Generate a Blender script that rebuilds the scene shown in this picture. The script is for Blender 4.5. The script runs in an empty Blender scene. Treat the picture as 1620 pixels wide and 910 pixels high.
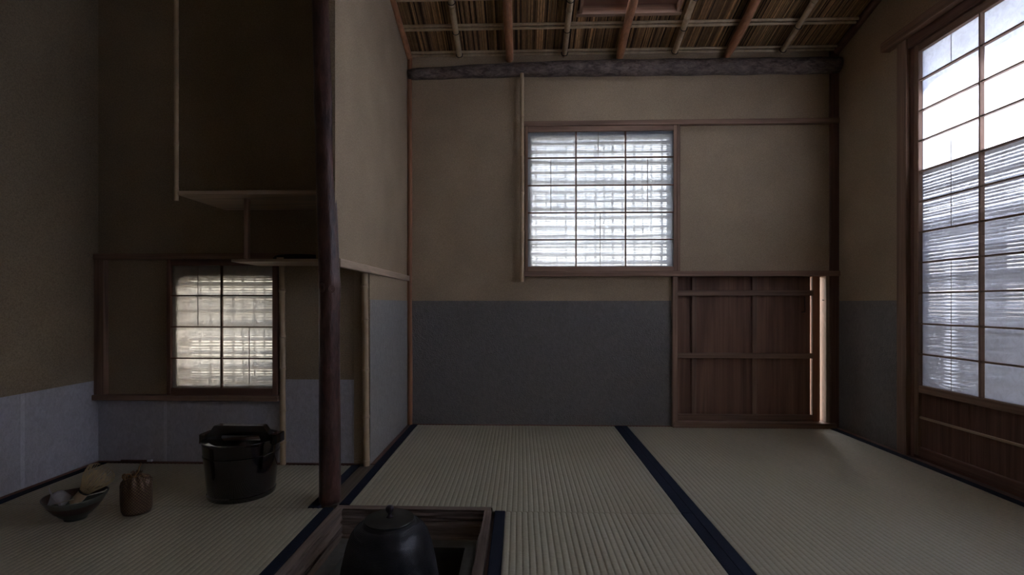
import bpy, bmesh, math, random
from mathutils import Vector, Matrix, noise
random.seed(7)
SC = bpy.context.scene
COL = SC.collection
R = math.radians

# ------------------------------------------------------------------ camera
cam_data = bpy.data.cameras.new('camera')
cam = bpy.data.objects.new('camera', cam_data); COL.objects.link(cam)
cam_data.sensor_width = 36.0
cam_data.lens = 791.0 / 1620.0 * 36.0
cam_data.shift_x = (810 - 798) / 1620.0
cam_data.shift_y = (481 - 455) / 1620.0
cam_data.clip_start = 0.02
cam.location = (0, 0, .5567)
cam.rotation_euler = (R(90), 0, R(1.8103))
SC.camera = cam

# ------------------------------------------------------------------ world, sun, exposure
W = bpy.data.worlds.new('sky'); SC.world = W; W.use_nodes = True
wn = W.node_tree; bg = wn.nodes['Background']
sky = wn.nodes.new('ShaderNodeTexSky'); sky.sky_type = 'NISHITA'; sky.sun_disc = False
sky.sun_elevation = R(30); sky.sun_rotation = R(40); sky.air_density = 1.0; sky.dust_density = 3.0
hs = wn.nodes.new('ShaderNodeHueSaturation'); hs.inputs['Saturation'].default_value = .55
wn.links.new(sky.outputs[0], hs.inputs['Color']); wn.links.new(hs.outputs[0], bg.inputs[0])
bg.inputs[1].default_value = .50
sd = bpy.data.lights.new('sun', 'SUN'); sd.energy = 7.0; sd.angle = R(1.6); sd.color = (1, .93, .82)
sun = bpy.data.objects.new('sun', sd); COL.objects.link(sun)
sun.rotation_euler = Vector((.88, .34, .52)).to_track_quat('Z', 'Y').to_euler()
vs = SC.view_settings
vs.view_transform = 'Standard'; vs.look = 'None'; vs.gamma = 1; vs.use_curve_mapping = False
vs.exposure = 1.70

# ------------------------------------------------------------------ materials
MATS = {}
def new_mat(name):
    m = bpy.data.materials.new(name); m.use_nodes = True
    nt = m.node_tree; b = nt.nodes['Principled BSDF']
    return m, nt, b
def coords(nt, scale=(1, 1, 1), rot=(0, 0, 0)):
    tc = nt.nodes.new('ShaderNodeTexCoord'); mp = nt.nodes.new('ShaderNodeMapping')
    mp.inputs['Scale'].default_value = scale; mp.inputs['Rotation'].default_value = rot
    nt.links.new(tc.outputs['Object'], mp.inputs['Vector']); return mp.outputs['Vector']
def nz(nt, vec, scale, detail=4, rough=.6, dist=0):
    n = nt.nodes.new('ShaderNodeTexNoise'); n.inputs['Scale'].default_value = scale
    n.inputs['Detail'].default_value = detail; n.inputs['Roughness'].default_value = rough
    n.inputs['Distortion'].default_value = dist
    nt.links.new(vec, n.inputs['Vector']); return n.outputs['Fac']
def ramp(nt, fac, stops):
    r = nt.nodes.new('ShaderNodeValToRGB'); e = r.color_ramp.elements
    while len(e) < len(stops): e.new(.5)
    for k, (p, c) in enumerate(stops):
        e[k].position = p; e[k].color = tuple(c) + (1,) if len(c) == 3 else c
    nt.links.new(fac, r.inputs[0]); return r.outputs[0]
def mix(nt, a, b, fac, mode='MIX'):
    m = nt.nodes.new('ShaderNodeMix'); m.data_type = 'RGBA'; m.blend_type = mode
    if isinstance(fac, (int, float)): m.inputs[0].default_value = fac
    else: nt.links.new(fac, m.inputs[0])
    for s, v in ((6, a), (7, b)):
        if isinstance(v, tuple): m.inputs[s].default_value = v + (1,) if len(v) == 3 else v
        else: nt.links.new(v, m.inputs[s])
    return m.outputs[2]
def bump(nt, b, h, strength, dist=.002):
    n = nt.nodes.new('ShaderNodeBump'); n.inputs['Strength'].default_value = strength
    n.inputs['Distance'].default_value = dist
    nt.links.new(h, n.inputs['Height']); nt.links.new(n.outputs[0], b.inputs['Normal']); return n
def mul(c, k): return tuple(min(1, x * k) for x in c)

def plaster(name, c):
    m, nt, b = new_mat(name); v = coords(nt)
    f = nz(nt, v, 260, 3, .7); g = nz(nt, v, 5, 4, .5)
    col = mix(nt, ramp(nt, f, [(.3, mul(c, .72)), (.7, mul(c, 1.22))]), ramp(nt, g, [(.3, (.9, .9, .9)), (.7, (1.06, 1.06, 1.06))]), 1, 'MULTIPLY')
    nt.links.new(col, b.inputs['Base Color']); b.inputs['Roughness'].default_value = .95
    b.inputs['Specular IOR Level'].default_value = .1
    bump(nt, b, f, .5, .003); return m
def dado_paper(name, c, rough=.75, rel=.35):
    m, nt, b = new_mat(name); v = coords(nt, (1, 1, .6))
    f = nz(nt, v, 70, 5, .6, 1.2); g = nz(nt, v, 300, 2, .5)
    h = nt.nodes.new('ShaderNodeMath'); h.operation = 'ADD'; nt.links.new(f, h.inputs[0]); nt.links.new(g, h.inputs[1])
    col = ramp(nt, f, [(.35, mul(c, .88)), (.65, mul(c, 1.1))])
    nt.links.new(col, b.inputs['Base Color']); b.inputs['Roughness'].default_value = rough
    b.inputs['Specular IOR Level'].default_value = .3
    bump(nt, b, h.outputs[0], rel, .004); return m
def wood(name, c, axis='x', rough=.6, contrast=.35, rel=.12, fine=1.0, spec=.35):
    key = (name, axis)
    if key in MATS: return MATS[key]
    m, nt, b = new_mat(name + '_' + axis)
    s = {'x': (1.2, 22, 22), 'y': (22, 1.2, 22), 'z': (22, 22, 1.2)}[axis]
    s2 = {'x': (3, 160, 160), 'y': (160, 3, 160), 'z': (160, 160, 3)}[axis]
    oi = nt.nodes.new('ShaderNodeObjectInfo')
    tc = nt.nodes.new('ShaderNodeTexCoord')
    add = nt.nodes.new('ShaderNodeVectorMath'); add.operation = 'ADD'
    sc = nt.nodes.new('ShaderNodeVectorMath'); sc.operation = 'SCALE'; sc.inputs['Scale'].default_value = 1
    cmb = nt.nodes.new('ShaderNodeCombineXYZ')
    for i in range(3): nt.links.new(oi.outputs['Random'], cmb.inputs[i])
    nt.links.new(cmb.outputs[0], sc.inputs[0]); sc.inputs['Scale'].default_value = 7
    nt.links.new(tc.outputs['Object'], add.inputs[0]); nt.links.new(sc.outputs[0], add.inputs[1])
    def mp(scl):
        q = nt.nodes.new('ShaderNodeMapping'); q.inputs['Scale'].default_value = tuple(x * fine for x in scl)
        nt.links.new(add.outputs[0], q.inputs['Vector']); return q.outputs[0]
    f = nz(nt, mp(s), 1.3, 5, .6, .8); g = nz(nt, mp(s2), 1.0, 3, .6)
    col = mix(nt, ramp(nt, f, [(.3, mul(c, 1 - contrast)), (.7, mul(c, 1 + contrast))]), ramp(nt, g, [(.35, (.82, .8, .78)), (.65, (1.1, 1.1, 1.1))]), 1, 'MULTIPLY')
    nt.links.new(col, b.inputs['Base Color']); b.inputs['Roughness'].default_value = rough
    b.inputs['Specular IOR Level'].default_value = spec
    bump(nt, b, g, rel, .002); MATS[key] = m; return m
def plain(name, c, rough=.5, metal=0, spec=.5, coat=0):
    m, nt, b = new_mat(name); v = coords(nt); f = nz(nt, v, 40, 4)
    nt.links.new(ramp(nt, f, [(.3, mul(c, .85)), (.7, mul(c, 1.12))]), b.inputs['Base Color'])
    b.inputs['Roughness'].default_value = rough; b.inputs['Metallic'].default_value = metal
    b.inputs['Specular IOR Level'].default_value = spec; b.inputs['Coat Weight'].default_value = coat
    b.inputs['Coat Roughness'].default_value = .06
    return m
def shoji_paper(name, c, clear=.22):
    m, nt, b = new_mat(name); out = nt.nodes['Material Output']; nt.nodes.remove(b)
    v = coords(nt, (1, 1, 1)); f = nz(nt, v, 45, 6, .65, 1.0)
    col = ramp(nt, f, [(.35, mul(c, .84)), (.62, c)])
    tr = nt.nodes.new('ShaderNodeBsdfTranslucent'); df = nt.nodes.new('ShaderNodeBsdfDiffuse'); rf = nt.nodes.new('ShaderNodeBsdfRefraction')
    rf.inputs['IOR'].default_value = 1.02; rf.inputs['Roughness'].default_value = .11
    for n in (tr, df, rf): nt.links.new(col, n.inputs['Color'])
    m1 = nt.nodes.new('ShaderNodeMixShader'); m1.inputs[0].default_value = .26
    nt.links.new(tr.outputs[0], m1.inputs[1]); nt.links.new(df.outputs[0], m1.inputs[2])
    m2 = nt.nodes.new('ShaderNodeMixShader'); m2.inputs[0].default_value = clear
    nt.links.new(m1.outputs[0], m2.inputs[1]); nt.links.new(rf.outputs[0], m2.inputs[2])
    nt.links.new(m2.outputs[0], out.inputs[0]); return m
def attr_mat(name, rough=.7, spec=.25, rel=.0):
    m, nt, b = new_mat(name); a = nt.nodes.new('ShaderNodeAttribute'); a.attribute_name = 'tint'
    v = coords(nt, (200, 6, 200)); f = nz(nt, v, 1, 3)
    nt.links.new(mix(nt, a.outputs['Color'], ramp(nt, f, [(.3, (.72, .7, .68)), (.7, (1.15, 1.15, 1.15))]), 1, 'MULTIPLY'), b.inputs['Base Color'])
    b.inputs['Roughness'].default_value = rough; b.inputs['Specular IOR Level'].default_value = spec; return m

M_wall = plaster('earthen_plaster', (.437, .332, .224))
M_wall_shade = plaster('earthen_plaster_shaded', (.36, .278, .185))  # same plaster, its colour darkened to deepen the shade of the host area
M_dado = dado_paper('grey_dado_paper', (.20, .184, .170), .55, .9)
M_dado_lit = dado_paper('grey_dado_paper_lit', (.31, .29, .27))  # same grey paper, its colour lightened for daylight on the sleeve wall
M_dado_host = dado_paper('pale_dado_paper', (.52, .50, .53))
M_seam = dado_paper('pale_paper_overlap', (.64, .62, .65))
CEDAR = (.28, .170, .118)
REDC = (.40, .185, .10)
def cedar(ax): return wood('cedar_wood', CEDAR, ax)
def cedar_dark(ax): return wood('dark_cedar_wood', (.17, .085, .06), ax)
def redwood(ax): return wood('red_cedar_wood', REDC, ax, .5)
def pale(ax): return wood('pale_shelf_wood', (.52, .385, .275), ax, .5)
def rough_wood(ax): return wood('rough_chestnut_wood', (.21, .155, .125), ax, .85, .6, 1.0, 1.0, .2)
M_paper = shoji_paper('shoji_paper', (.85, .90, .97), .32)
M_paper_door = shoji_paper('door_shoji_paper', (.80, .86, 1.0), .22)
M_paper_warm = shoji_paper('shoji_paper_warm', (.90, .89, .86), .45)
M_soot = plain('ash_grey_clay', (.16, .155, .14), .95, 0, .1)
M_pit = plain('dark_hearth_clay', (.05, .035, .03), .95, 0, .1)
M_iron = plain('cast_iron', (.05, .049, .053), .36, .6)
M_bronze = plain('dark_bronze', (.06, .062, .055), .33, .7)
M_lacquer = plain('black_lacquer', (.012, .006, .006), .10, 0, .6, .6)
M_cord = plain('brown_cord', (.30, .16, .06), .8)
M_black = plain('black_thread', (.01, .009, .01), .7)
M_white = plain('white_linen', (.78, .78, .82), .9)
M_bowl = plain('grey_green_glaze', (.10, .105, .09), .35, 0, .5)
M_bowl_in = plain('dark_red_glaze', (.06, .03, .022), .35, 0, .5)
M_iron_hook = plain('black_iron_hook', (.01, .01, .01), .5)
M_ground = plain('garden_earth', (.42, .39, .33), .95)
M_leaf = plain('hedge_leaf', (.10, .14, .05), .6)
M_backdrop = plain('bright_backdrop_plaster', (.92, .86, .72), .95)
M_reed = attr_mat('reed_strip'); M_slat = attr_mat('blind_slat')
M_board = plain('backing_board', (.11, .075, .05), .9)

def bamboo_mat(name, c):
    m, nt, b = new_mat(name); v = coords(nt, (60, 60, 3)); f = nz(nt, v, 1, 4)
    g = nz(nt, coords(nt), 14, 3)
    nt.links.new(mix(nt, ramp(nt, f, [(.3, mul(c, .82)), (.7, mul(c, 1.1))]), ramp(nt, g, [(.3, (.8, .74, .68)), (.65, (1.05, 1.05, 1.05))]), 1, 'MULTIPLY'), b.inputs['Base Color'])
    b.inputs['Roughness'].default_value = .42; return m
M_bamboo = bamboo_mat('tan_bamboo', (.58, .43, .27))
M_bamboo_g = bamboo_mat('grey_bamboo', (.50, .375, .24))
M_bamboo_n = bamboo_mat('bamboo_joint', (.27, .18, .10))

def bark(name, c1, c2, scale, rough, rel, stretch=.35, ax='z', spec=.4):
    m, nt, b = new_mat(name)
    s = {'z': (1, 1, stretch), 'x': (stretch, 1, 1)}[ax]
    v = coords(nt, s); f = nz(nt, v, scale, 8, .68, .6); g = nz(nt, v, scale * 4, 4, .6)
    nt.links.new(mix(nt, ramp(nt, f, [(.36, c1), (.62, c2)]), ramp(nt, g, [(.3, (.7, .7, .7)), (.7, (1.2, 1.2, 1.2))]), 1, 'MULTIPLY'), b.inputs['Base Color'])
    b.inputs['Roughness'].default_value = rough; b.inputs['Specular IOR Level'].default_value = spec
    h = nt.nodes.new('ShaderNodeMath'); h.operation = 'ADD'; nt.links.new(f, h.inputs[0]); nt.links.new(g, h.inputs[1])
    bump(nt, b, h.outputs[0], rel, .004); return m
M_pillar = bark('red_brown_bark', (.045, .021, .018), (.150, .070, .055), 26, .34, .6)
M_log = bark('grey_brown_bark', (.085, .066, .058), (.27, .21, .185), 60, .8, .8, .4, 'x', .2)

M_core = plain('rush_core', (.30, .26, .18), .9)
def tatami_mat():
    m, nt, b = new_mat('rush_weave')
    v = coords(nt, (1, 1, 1)); g = nz(nt, v, 2.2, 4, .5)
    w = nt.nodes.new('ShaderNodeTexWave'); w.wave_type = 'BANDS'; w.bands_direction = 'Y'; w.inputs['Scale'].default_value = 130
    w.inputs['Distortion'].default_value = 1.2; w.inputs['Detail'].default_value = 2; nt.links.new(v, w.inputs['Vector'])
    f = nz(nt, coords(nt, (60, 500, 1)), 1, 3, .6)
    c = (.43, .385, .28)
    col = mix(nt, ramp(nt, f, [(.3, mul(c, .80)), (.7, mul(c, 1.16))]), ramp(nt, g, [(.3, (.92, .9, .84)), (.7, (1.05, 1.05, 1.05))]), 1, 'MULTIPLY')
    nt.links.new(col, b.inputs['Base Color']); b.inputs['Roughness'].default_value = .46
    b.inputs['Specular IOR Level'].default_value = .5
    bump(nt, b, w.outputs['Fac'], .25, .0012); return m
M_tatami = tatami_mat()
def cloth_mat(name, c):
    m, nt, b = new_mat(name); v = coords(nt)
    f = nz(nt, v, 500, 2); nt.links.new(ramp(nt, f, [(.3, mul(c, .7)), (.7, mul(c, 1.3))]), b.inputs['Base Color'])
    b.inputs['Roughness'].default_value = .85; b.inputs['Specular IOR Level'].default_value = .15; bump(nt, b, f, .3, .001); return m
M_heri = cloth_mat('navy_cotton_edging', (.016, .020, .036))

def brocade_mat():
    m, nt, b = new_mat('gold_brocade')
    uv = nt.nodes.new('ShaderNodeUVMap'); mp = nt.nodes.new('ShaderNodeMapping'); mp.inputs['Rotation'].default_value = (0, 0, R(45))
    mp.inputs['Scale'].default_value = (42, 42, 42); nt.links.new(uv.outputs[0], mp.inputs[0])
    ck = nt.nodes.new('ShaderNodeTexBrick'); ck.offset = 0; ck.inputs['Scale'].default_value = 1
    ck.inputs['Mortar Size'].default_value = .12; ck.inputs['Brick Width'].default_value = 1; ck.inputs['Row Height'].default_value = 1
    nt.links.new(mp.outputs[0], ck.inputs['Vector'])
    ck.inputs['Color1'].default_value = (.31, .205, .12, 1); ck.inputs['Color2'].default_value = (.24, .15, .09, 1); ck.inputs['Mortar'].default_value = (.06, .028, .02, 1)
    nt.links.new(ck.outputs['Color'], b.inputs['Base Color']); b.inputs['Roughness'].default_value = .38; b.inputs['Metallic'].default_value = .55
    inv = nt.nodes.new('ShaderNodeMath'); inv.operation = 'SUBTRACT'; inv.inputs[0].default_value = 1; nt.links.new(ck.outputs['Fac'], inv.inputs[1])
    bump(nt, b, inv.outputs[0], .8, .001); return m
M_brocade = brocade_mat()

# ------------------------------------------------------------------ mesh helpers (all shapes are given in world coordinates)
WL = {}
def props(o, label=None, cat=None, group=None, kind=None):
    if label: o['label'] = label
    if cat: o['category'] = cat
    if group: o['group'] = group
    if kind: o['kind'] = kind
    return o
def mk(name, bm, mat, parent=None, label=None, cat=None, group=None, kind=None, smooth=False, normals=True):
    if normals: bmesh.ops.recalc_face_normals(bm, faces=bm.faces)
    xs = [v.co.x for v in bm.verts]; ys = [v.co.y for v in bm.verts]; zs = [v.co.z for v in bm.verts]
    org = Vector(((min(xs) + max(xs)) / 2, (min(ys) + max(ys)) / 2, min(zs)))
    bmesh.ops.translate(bm, verts=bm.verts, vec=-org)
    me = bpy.data.meshes.new(name); bm.to_mesh(me); bm.free()
    if smooth:
        for p in me.polygons: p.use_smooth = True
        if smooth == 'angle': me.set_sharp_from_angle(angle=R(38))
    me.materials.append(mat)
    o = bpy.data.objects.new(name, me); COL.objects.link(o)
    WL[o.name] = org
    if parent: o.parent = parent; o.location = org - WL[parent.name]
    else: o.location = org
    return props(o, label, cat, group, kind)
def copy_part(src, parent, org, name=None):
    o = src.copy(); COL.objects.link(o); WL[o.name] = Vector(org)
    o.parent = parent; o.location = Vector(org) - WL[parent.name]; return o
def empty(name, loc, label=None, cat=None, group=None, kind=None):
    o = bpy.data.objects.new(name, None); COL.objects.link(o); o.location = loc; o.empty_display_size = .05
    WL[o.name] = Vector(loc); return props(o, label, cat, group, kind)
def box(bm, x0, x1, y0, y1, z0, z1, bev=0):
    x0, x1 = min(x0, x1), max(x0, x1); y0, y1 = min(y0, y1), max(y0, y1); z0, z1 = min(z0, z1), max(z0, z1)
    vs_ = [bm.verts.new(p) for p in ((x0, y0, z0), (x1, y0, z0), (x1, y1, z0), (x0, y1, z0), (x0, y0, z1), (x1, y0, z1), (x1, y1, z1), (x0, y1, z1))]
    fs = [bm.faces.new([vs_[i] for i in q]) for q in ((0, 3, 2, 1), (4, 5, 6, 7), (0, 1, 5, 4), (1, 2, 6, 5), (2, 3, 7, 6), (3, 0, 4, 7))]
    if bev:
        es = list({e for f in fs for e in f.edges})
        bmesh.ops.bevel(bm, geom=es, offset=bev, segments=1, affect='EDGES')
def bx(name, x0, x1, y0, y1, z0, z1, mat, parent=None, bev=.0015, **k):
    bm = bmesh.new(); box(bm, x0, x1, y0, y1, z0, z1, bev); return mk(name, bm, mat, parent, **k)
def tube(bm, pts, radii, seg=12, caps=True, jit=0, seed=0, lay=None, col=None, flat=1.0):
    pts = [Vector(p) for p in pts]; rings = []
    if isinstance(radii, (int, float)): radii = [radii] * len(pts)
    d0 = (pts[-1] - pts[0]).normalized() if (pts[-1] - pts[0]).length > 1e-6 else Vector((0, 0, 1))
    up = Vector((0, 0, 1)) if abs(d0.z) < .9 else Vector((0, 1, 0))
    for i, p in enumerate(pts):
        d = (pts[min(i + 1, len(pts) - 1)] - pts[max(i - 1, 0)]).normalized()
        a = d.cross(up)
        if a.length < 1e-4: a = d.cross(Vector((1, 0, 0)))
        a.normalize(); b = a.cross(d).normalized(); ring = []
        for k in range(seg):
            t = 2 * math.pi * k / seg
            r = radii[i]
            if jit: r *= 1 + jit * noise.noise(Vector((math.cos(t) * 1.5 + seed, math.sin(t) * 1.5, p.length * 14)))
            ring.append(bm.verts.new(p + a * (math.cos(t) * r) + b * (math.sin(t) * r * flat)))
        rings.append(ring)
    fs = []
    for i in range(len(rings) - 1):
        for k in range(seg):
            fs.append(bm.faces.new((rings[i][k], rings[i][(k + 1) % seg], rings[i + 1][(k + 1) % seg], rings[i + 1][k])))
    if caps:
        fs.append(bm.faces.new(rings[0])); fs.append(bm.faces.new(rings[-1][::-1]))
    if lay is not None:
        for f in fs:
            for l in f.loops: l[lay] = col
    return rings
def lathe(bm, c, prof, seg=48, uv=None):
    cx, cy, cz = c; rings = []
    for r, z in prof:
        if r < 1e-5: rings.append([bm.verts.new((cx, cy, cz + z))])
        else: rings.append([bm.verts.new((cx + r * math.cos(2 * math.pi * k / seg), cy + r * math.sin(2 * math.pi * k / seg), cz + z)) for k in range(seg)])
    for i in range(len(rings) - 1):
        a, b = rings[i], rings[i + 1]
        for k in range(seg):
            if len(a) == 1 and len(b) == 1: continue
            if len(a) == 1: bm.faces.new((a[0], b[(k + 1) % seg], b[k]))
            elif len(b) == 1: bm.faces.new((a[k], a[(k + 1) % seg], b[0]))
            else: bm.faces.new((a[k], a[(k + 1) % seg], b[(k + 1) % seg], b[k]))
    return rings
def bamboo(name, p0, p1, r, nodes, mat, parent=None, seg=14, rings_parent=True, **k):
    """a culm with swollen joints; nodes are fractions along it"""
    p0 = Vector(p0); p1 = Vector(p1); L = (p1 - p0).length; ts = [0]; rs = [r]
    e = .0035 / L
    for n in nodes:
        for dt, f in ((-3 * e, .99), (-1.3 * e, 1.12), (-.4 * e, 1.16), (0, .90), (.4 * e, 1.13), (1.6 * e, 1.05), (4 * e, .98)):
            ts.append(n + dt); rs.append(r * f)
        ts.append(min(.999, n + 12 * e)); rs.append(r)
    ts.append(1); rs.append(r)
    q = sorted((t, a) for t, a in zip(ts, rs) if 0 <= t <= 1)
    bm = bmesh.new(); tube(bm, [p0.lerp(p1, t) for t, _ in q], [a for _, a in q], seg)
    o = mk(name, bm, mat, parent, smooth='angle', **k)
    return o
def prism_yz(bm, poly, x0, x1):
    a = [bm.verts.new((x0, y, z)) for y, z in poly]; b = [bm.verts.new((x1, y, z)) for y, z in poly]
    bm.faces.new(a); bm.faces.new(b[::-1]); n = len(poly)
    for i in range(n): bm.faces.new((a[i], b[i], b[(i + 1) % n], a[(i + 1) % n]))

# room constants
XL, XS, XR = -1.49, -.52, 1.43          # left wall, sleeve wall face, right wall
YA, YB, YR = 1.72, 2.30, -1.25          # host alcove wall, back wall, rear wall
K = .29; Z0 = 1.697; ZF = 2.19; YF = YB - (ZF - Z0) / K
def cz(y): return min(ZF, Z0 + K * (YB - y))

# ------------------------------------------------------------------ setting: walls
def cells(bm, xs, zs, holes, y0, y1, ax='y'):
    for i in range(len(xs) - 1):
        for j in range(len(zs) - 1):
            cx = (xs[i] + xs[i + 1]) / 2; c2 = (zs[j] + zs[j + 1]) / 2
            if any(h[0] < cx < h[1] and h[2] < c2 < h[3] for h in holes): continue
            if ax == 'y': box(bm, xs[i], xs[i + 1], y0, y1, zs[j], zs[j + 1])
            else: box(bm, y0, y1, xs[i], xs[i + 1], zs[j], zs[j + 1])
T = .055
# back wall: window hole and crawl door hole
wb = bmesh.new()
W1 = (.055, .682, .732, 1.322); D1 = (.7105, 1.392, .0, .682)
cells(wb, [XS - .06, W1[0], W1[1], D1[0], D1[1], XR + .05], [-.03, .0, D1[3], W1[2], W1[3], Z0 + .02], [W1, D1], YB, YB + T)
wall_back = mk('wall_back', wb, M_wall, kind='structure')
# host alcove wall
W2 = (-1.195, -.852, .274, .652)
wb = bmesh.new()
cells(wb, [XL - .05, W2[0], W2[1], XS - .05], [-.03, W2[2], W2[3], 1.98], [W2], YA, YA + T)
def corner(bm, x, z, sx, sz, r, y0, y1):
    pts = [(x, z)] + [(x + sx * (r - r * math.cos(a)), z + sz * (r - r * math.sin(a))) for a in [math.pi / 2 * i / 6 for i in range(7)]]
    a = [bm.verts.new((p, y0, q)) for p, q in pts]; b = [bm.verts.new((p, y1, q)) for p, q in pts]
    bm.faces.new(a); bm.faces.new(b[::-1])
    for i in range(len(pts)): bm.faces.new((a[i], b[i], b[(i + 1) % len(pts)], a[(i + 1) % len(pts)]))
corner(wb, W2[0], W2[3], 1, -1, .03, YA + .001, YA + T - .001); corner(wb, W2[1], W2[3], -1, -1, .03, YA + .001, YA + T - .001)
wall_alcove = mk('wall_alcove', wb, M_wall_shade, kind='structure')
# sleeve wall
wb = bmesh.new()
prism_yz(wb, [(YA - .006, -.03), (YB, -.03), (YB, cz(YB)), (YA - .006, cz(YA - .006))], XS - .055, XS)
prism_yz(wb, [(1.39, .685), (YA - .006, .685), (YA - .006, cz(YA - .006)), (1.39, cz(1.39))], XS - .055, XS)
wall_sleeve = mk('wall_sleeve', wb, M_wall, kind='structure')
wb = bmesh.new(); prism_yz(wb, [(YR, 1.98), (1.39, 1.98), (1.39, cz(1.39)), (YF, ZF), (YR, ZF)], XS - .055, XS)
mk('wall_upper', wb, M_wall_shade, kind='structure')
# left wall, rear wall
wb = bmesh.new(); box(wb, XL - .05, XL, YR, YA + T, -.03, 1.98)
wall_left = mk('wall_left', wb, M_wall_shade, kind='structure')
wb = bmesh.new(); box(wb, XL - .05, XR + .05, YR - .05, YR, -.03, ZF + .05)
wall_rear = mk('wall_rear', wb, M_wall, kind='structure')
# right wall with the tall sliding-door opening
DY0, DY1 = -.02, 1.885
wb = bmesh.new()
cells(wb, [YR, DY0, DY1, YB + T], [-.03, .0, 1.50, 1.6], [(DY0, DY1, 0, 1.5)], XR, XR + T, 'x')
prism_yz(wb, [(YR, 1.6), (YB + T, 1.6), (YB + T, cz(YB + T)), (YF, ZF), (YR, ZF)], XR, XR + T)
wall_right = mk('wall_right', wb, M_wall, kind='structure')

# dado papers
def sheet(parent, x0, x1, y0, y1, z0, z1, mat, name='dado_sheet'):
    return bx(name, x0, x1, y0, y1, z0, z1, mat, parent, bev=0)
for a, b in ((XS, .6877),): sheet(wall_back, a, b, YB - .0012, YB, 0, .571, M_dado)
sheet(wall_sleeve, XS, XS + .0012, YA - .0055, YB, 0, .5715, M_dado_lit)
for a, b in ((1.93, YB),): sheet(wall_right, XR - .0012, XR, a, b, 0, .5700, M_dado)
for a, b in ((XL, -1.2466), (-1.2466, -.835), (-.835, XS - .0)): sheet(wall_alcove, a, b, YA - .0012, YA, 0, .221 if b < -.83 else .2935, M_dado_host)
sheet(wall_alcove, -1.2515, -1.2415, YA - .002, YA - .0012, 0, .221, M_seam, 'paper_overlap')
for a, b in ((YR, .5), (.5, .95), (.95, 1.45), (1.45, YA)): sheet(wall_left, XL, XL + .0012, a, b, 0, .288, M_dado_host)
for s in (.95, 1.45): sheet(wall_left, XL + .0012, XL + .002, s - .006, s + .006, 0, .288, M_seam, 'paper_overlap')

# ------------------------------------------------------------------ setting: ceilings and roof
HX0, HX1, HY0, HY1 = .243, .652, 1.62, 2.082       # roof-light hole
cb = bmesh.new()
def slope_box(bm, x0, x1, ya, yb, dz0, dz1):
    prism_yz(bm, [(ya, Z0 + K * (YB - ya) + dz0), (yb, Z0 + K * (YB - yb) + dz0), (yb, Z0 + K * (YB - yb) + dz1), (ya, Z0 + K * (YB - ya) + dz1)], x0, x1)
for x0, x1, ya, yb in ((XS - .05, HX0, YF, YB + .03), (HX1, XR + .05, YF, YB + .03), (HX0, HX1, YF, HY0), (HX0, HX1, HY1, YB + .03)):
    slope_box(cb, x0, x1, ya, yb, .006, .03)
box(cb, XS - .05, XR + .05, YR, YF, ZF + .006, ZF + .03)
ceiling = mk('ceiling', cb, M_board, kind='structure')
cb = bmesh.new(); box(cb, XL - .05, XS, YR, YA + T, 1.98, 2.0)
mk('ceiling_alcove', cb, M_wall_shade, kind='structure')
# outer roof with eaves, and the underside of the floor
cb = bmesh.new()
for x0, x1, ya, yb in ((XS - .05, HX0, YF, YB + .62), (HX1, XR + .62, YF, YB + .62), (HX0, HX1, YF, HY0), (HX0, HX1, HY1, YB + .62)):
    slope_box(cb, x0, x1, ya, yb, .035, .07)
box(cb, XL - .3, XR + .5, YR - .2, YF, ZF + .035, ZF + .09)
box(cb, XL - .3, XS - .05, YR - .2, YA + .50, 2.005, 2.04)
mk('roof', cb, M_board, kind='structure')

# reeds of the ceiling
rb = bmesh.new(); lay = rb.loops.layers.color.new('tint')
x = XS + .006
while x < XR - .004:
    spans = [(.95, YB - .012)]
    if HX0 - .004 < x < HX1 + .004: spans = [(HY1 + .005, YB - .012), (.95, HY0 - .005)]
    for ya, yb in spans:
        t = random.random()
        c = (.52 + .32 * t, .40 + .26 * t, .28 + .19 * t)
        if random.random() < .14: c = (.27, .17, .12)
        kk = random.uniform(.72, 1.08); c = tuple(v * kk for v in c) + (1,)
        r = random.uniform(.0024, .0031); dz = random.uniform(-.0015, .001)
        n = 6; pts = []; w = random.uniform(-.003, .003)
        for i in range(n + 1):
            y = ya + (yb - ya) * i / n
            pts.append((x + w * math.sin(i * 1.3 + t * 9) * .6, y, Z0 + K * (YB - y) + .003 + dz))
        tube(rb, pts, r, 5, False, lay=lay, col=c)
    x += random.uniform(.0046, .0060)
mk('reed_layer', rb, M_reed, ceiling, kind='stuff', normals=False, smooth=True)
# battens: pairs of split bamboo across the slope
y = 2.283; first = True
for k in range(8):
    yy = 2.276 - .143 * k
    for s, rr in ((-.0092, .0062), (.0092, .0066)):
        y = yy + s; z = Z0 + K * (YB - y) - .004
        segs = [(XS + .012, XR - .01)]
        if HY0 < y < HY1: segs = [(XS + .012, HX0 - .012), (HX1 + .012, XR - .01)]
        for a, b in segs:
            bamboo('bamboo_batten', (a, y, z), (b, y, z), rr, [random.random() * .3 + .3 * j for j in range(1, 4) if .3 * j + .3 < .98] if b - a > .8 else [.5], M_bamboo_g, ceiling, 8)
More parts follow.
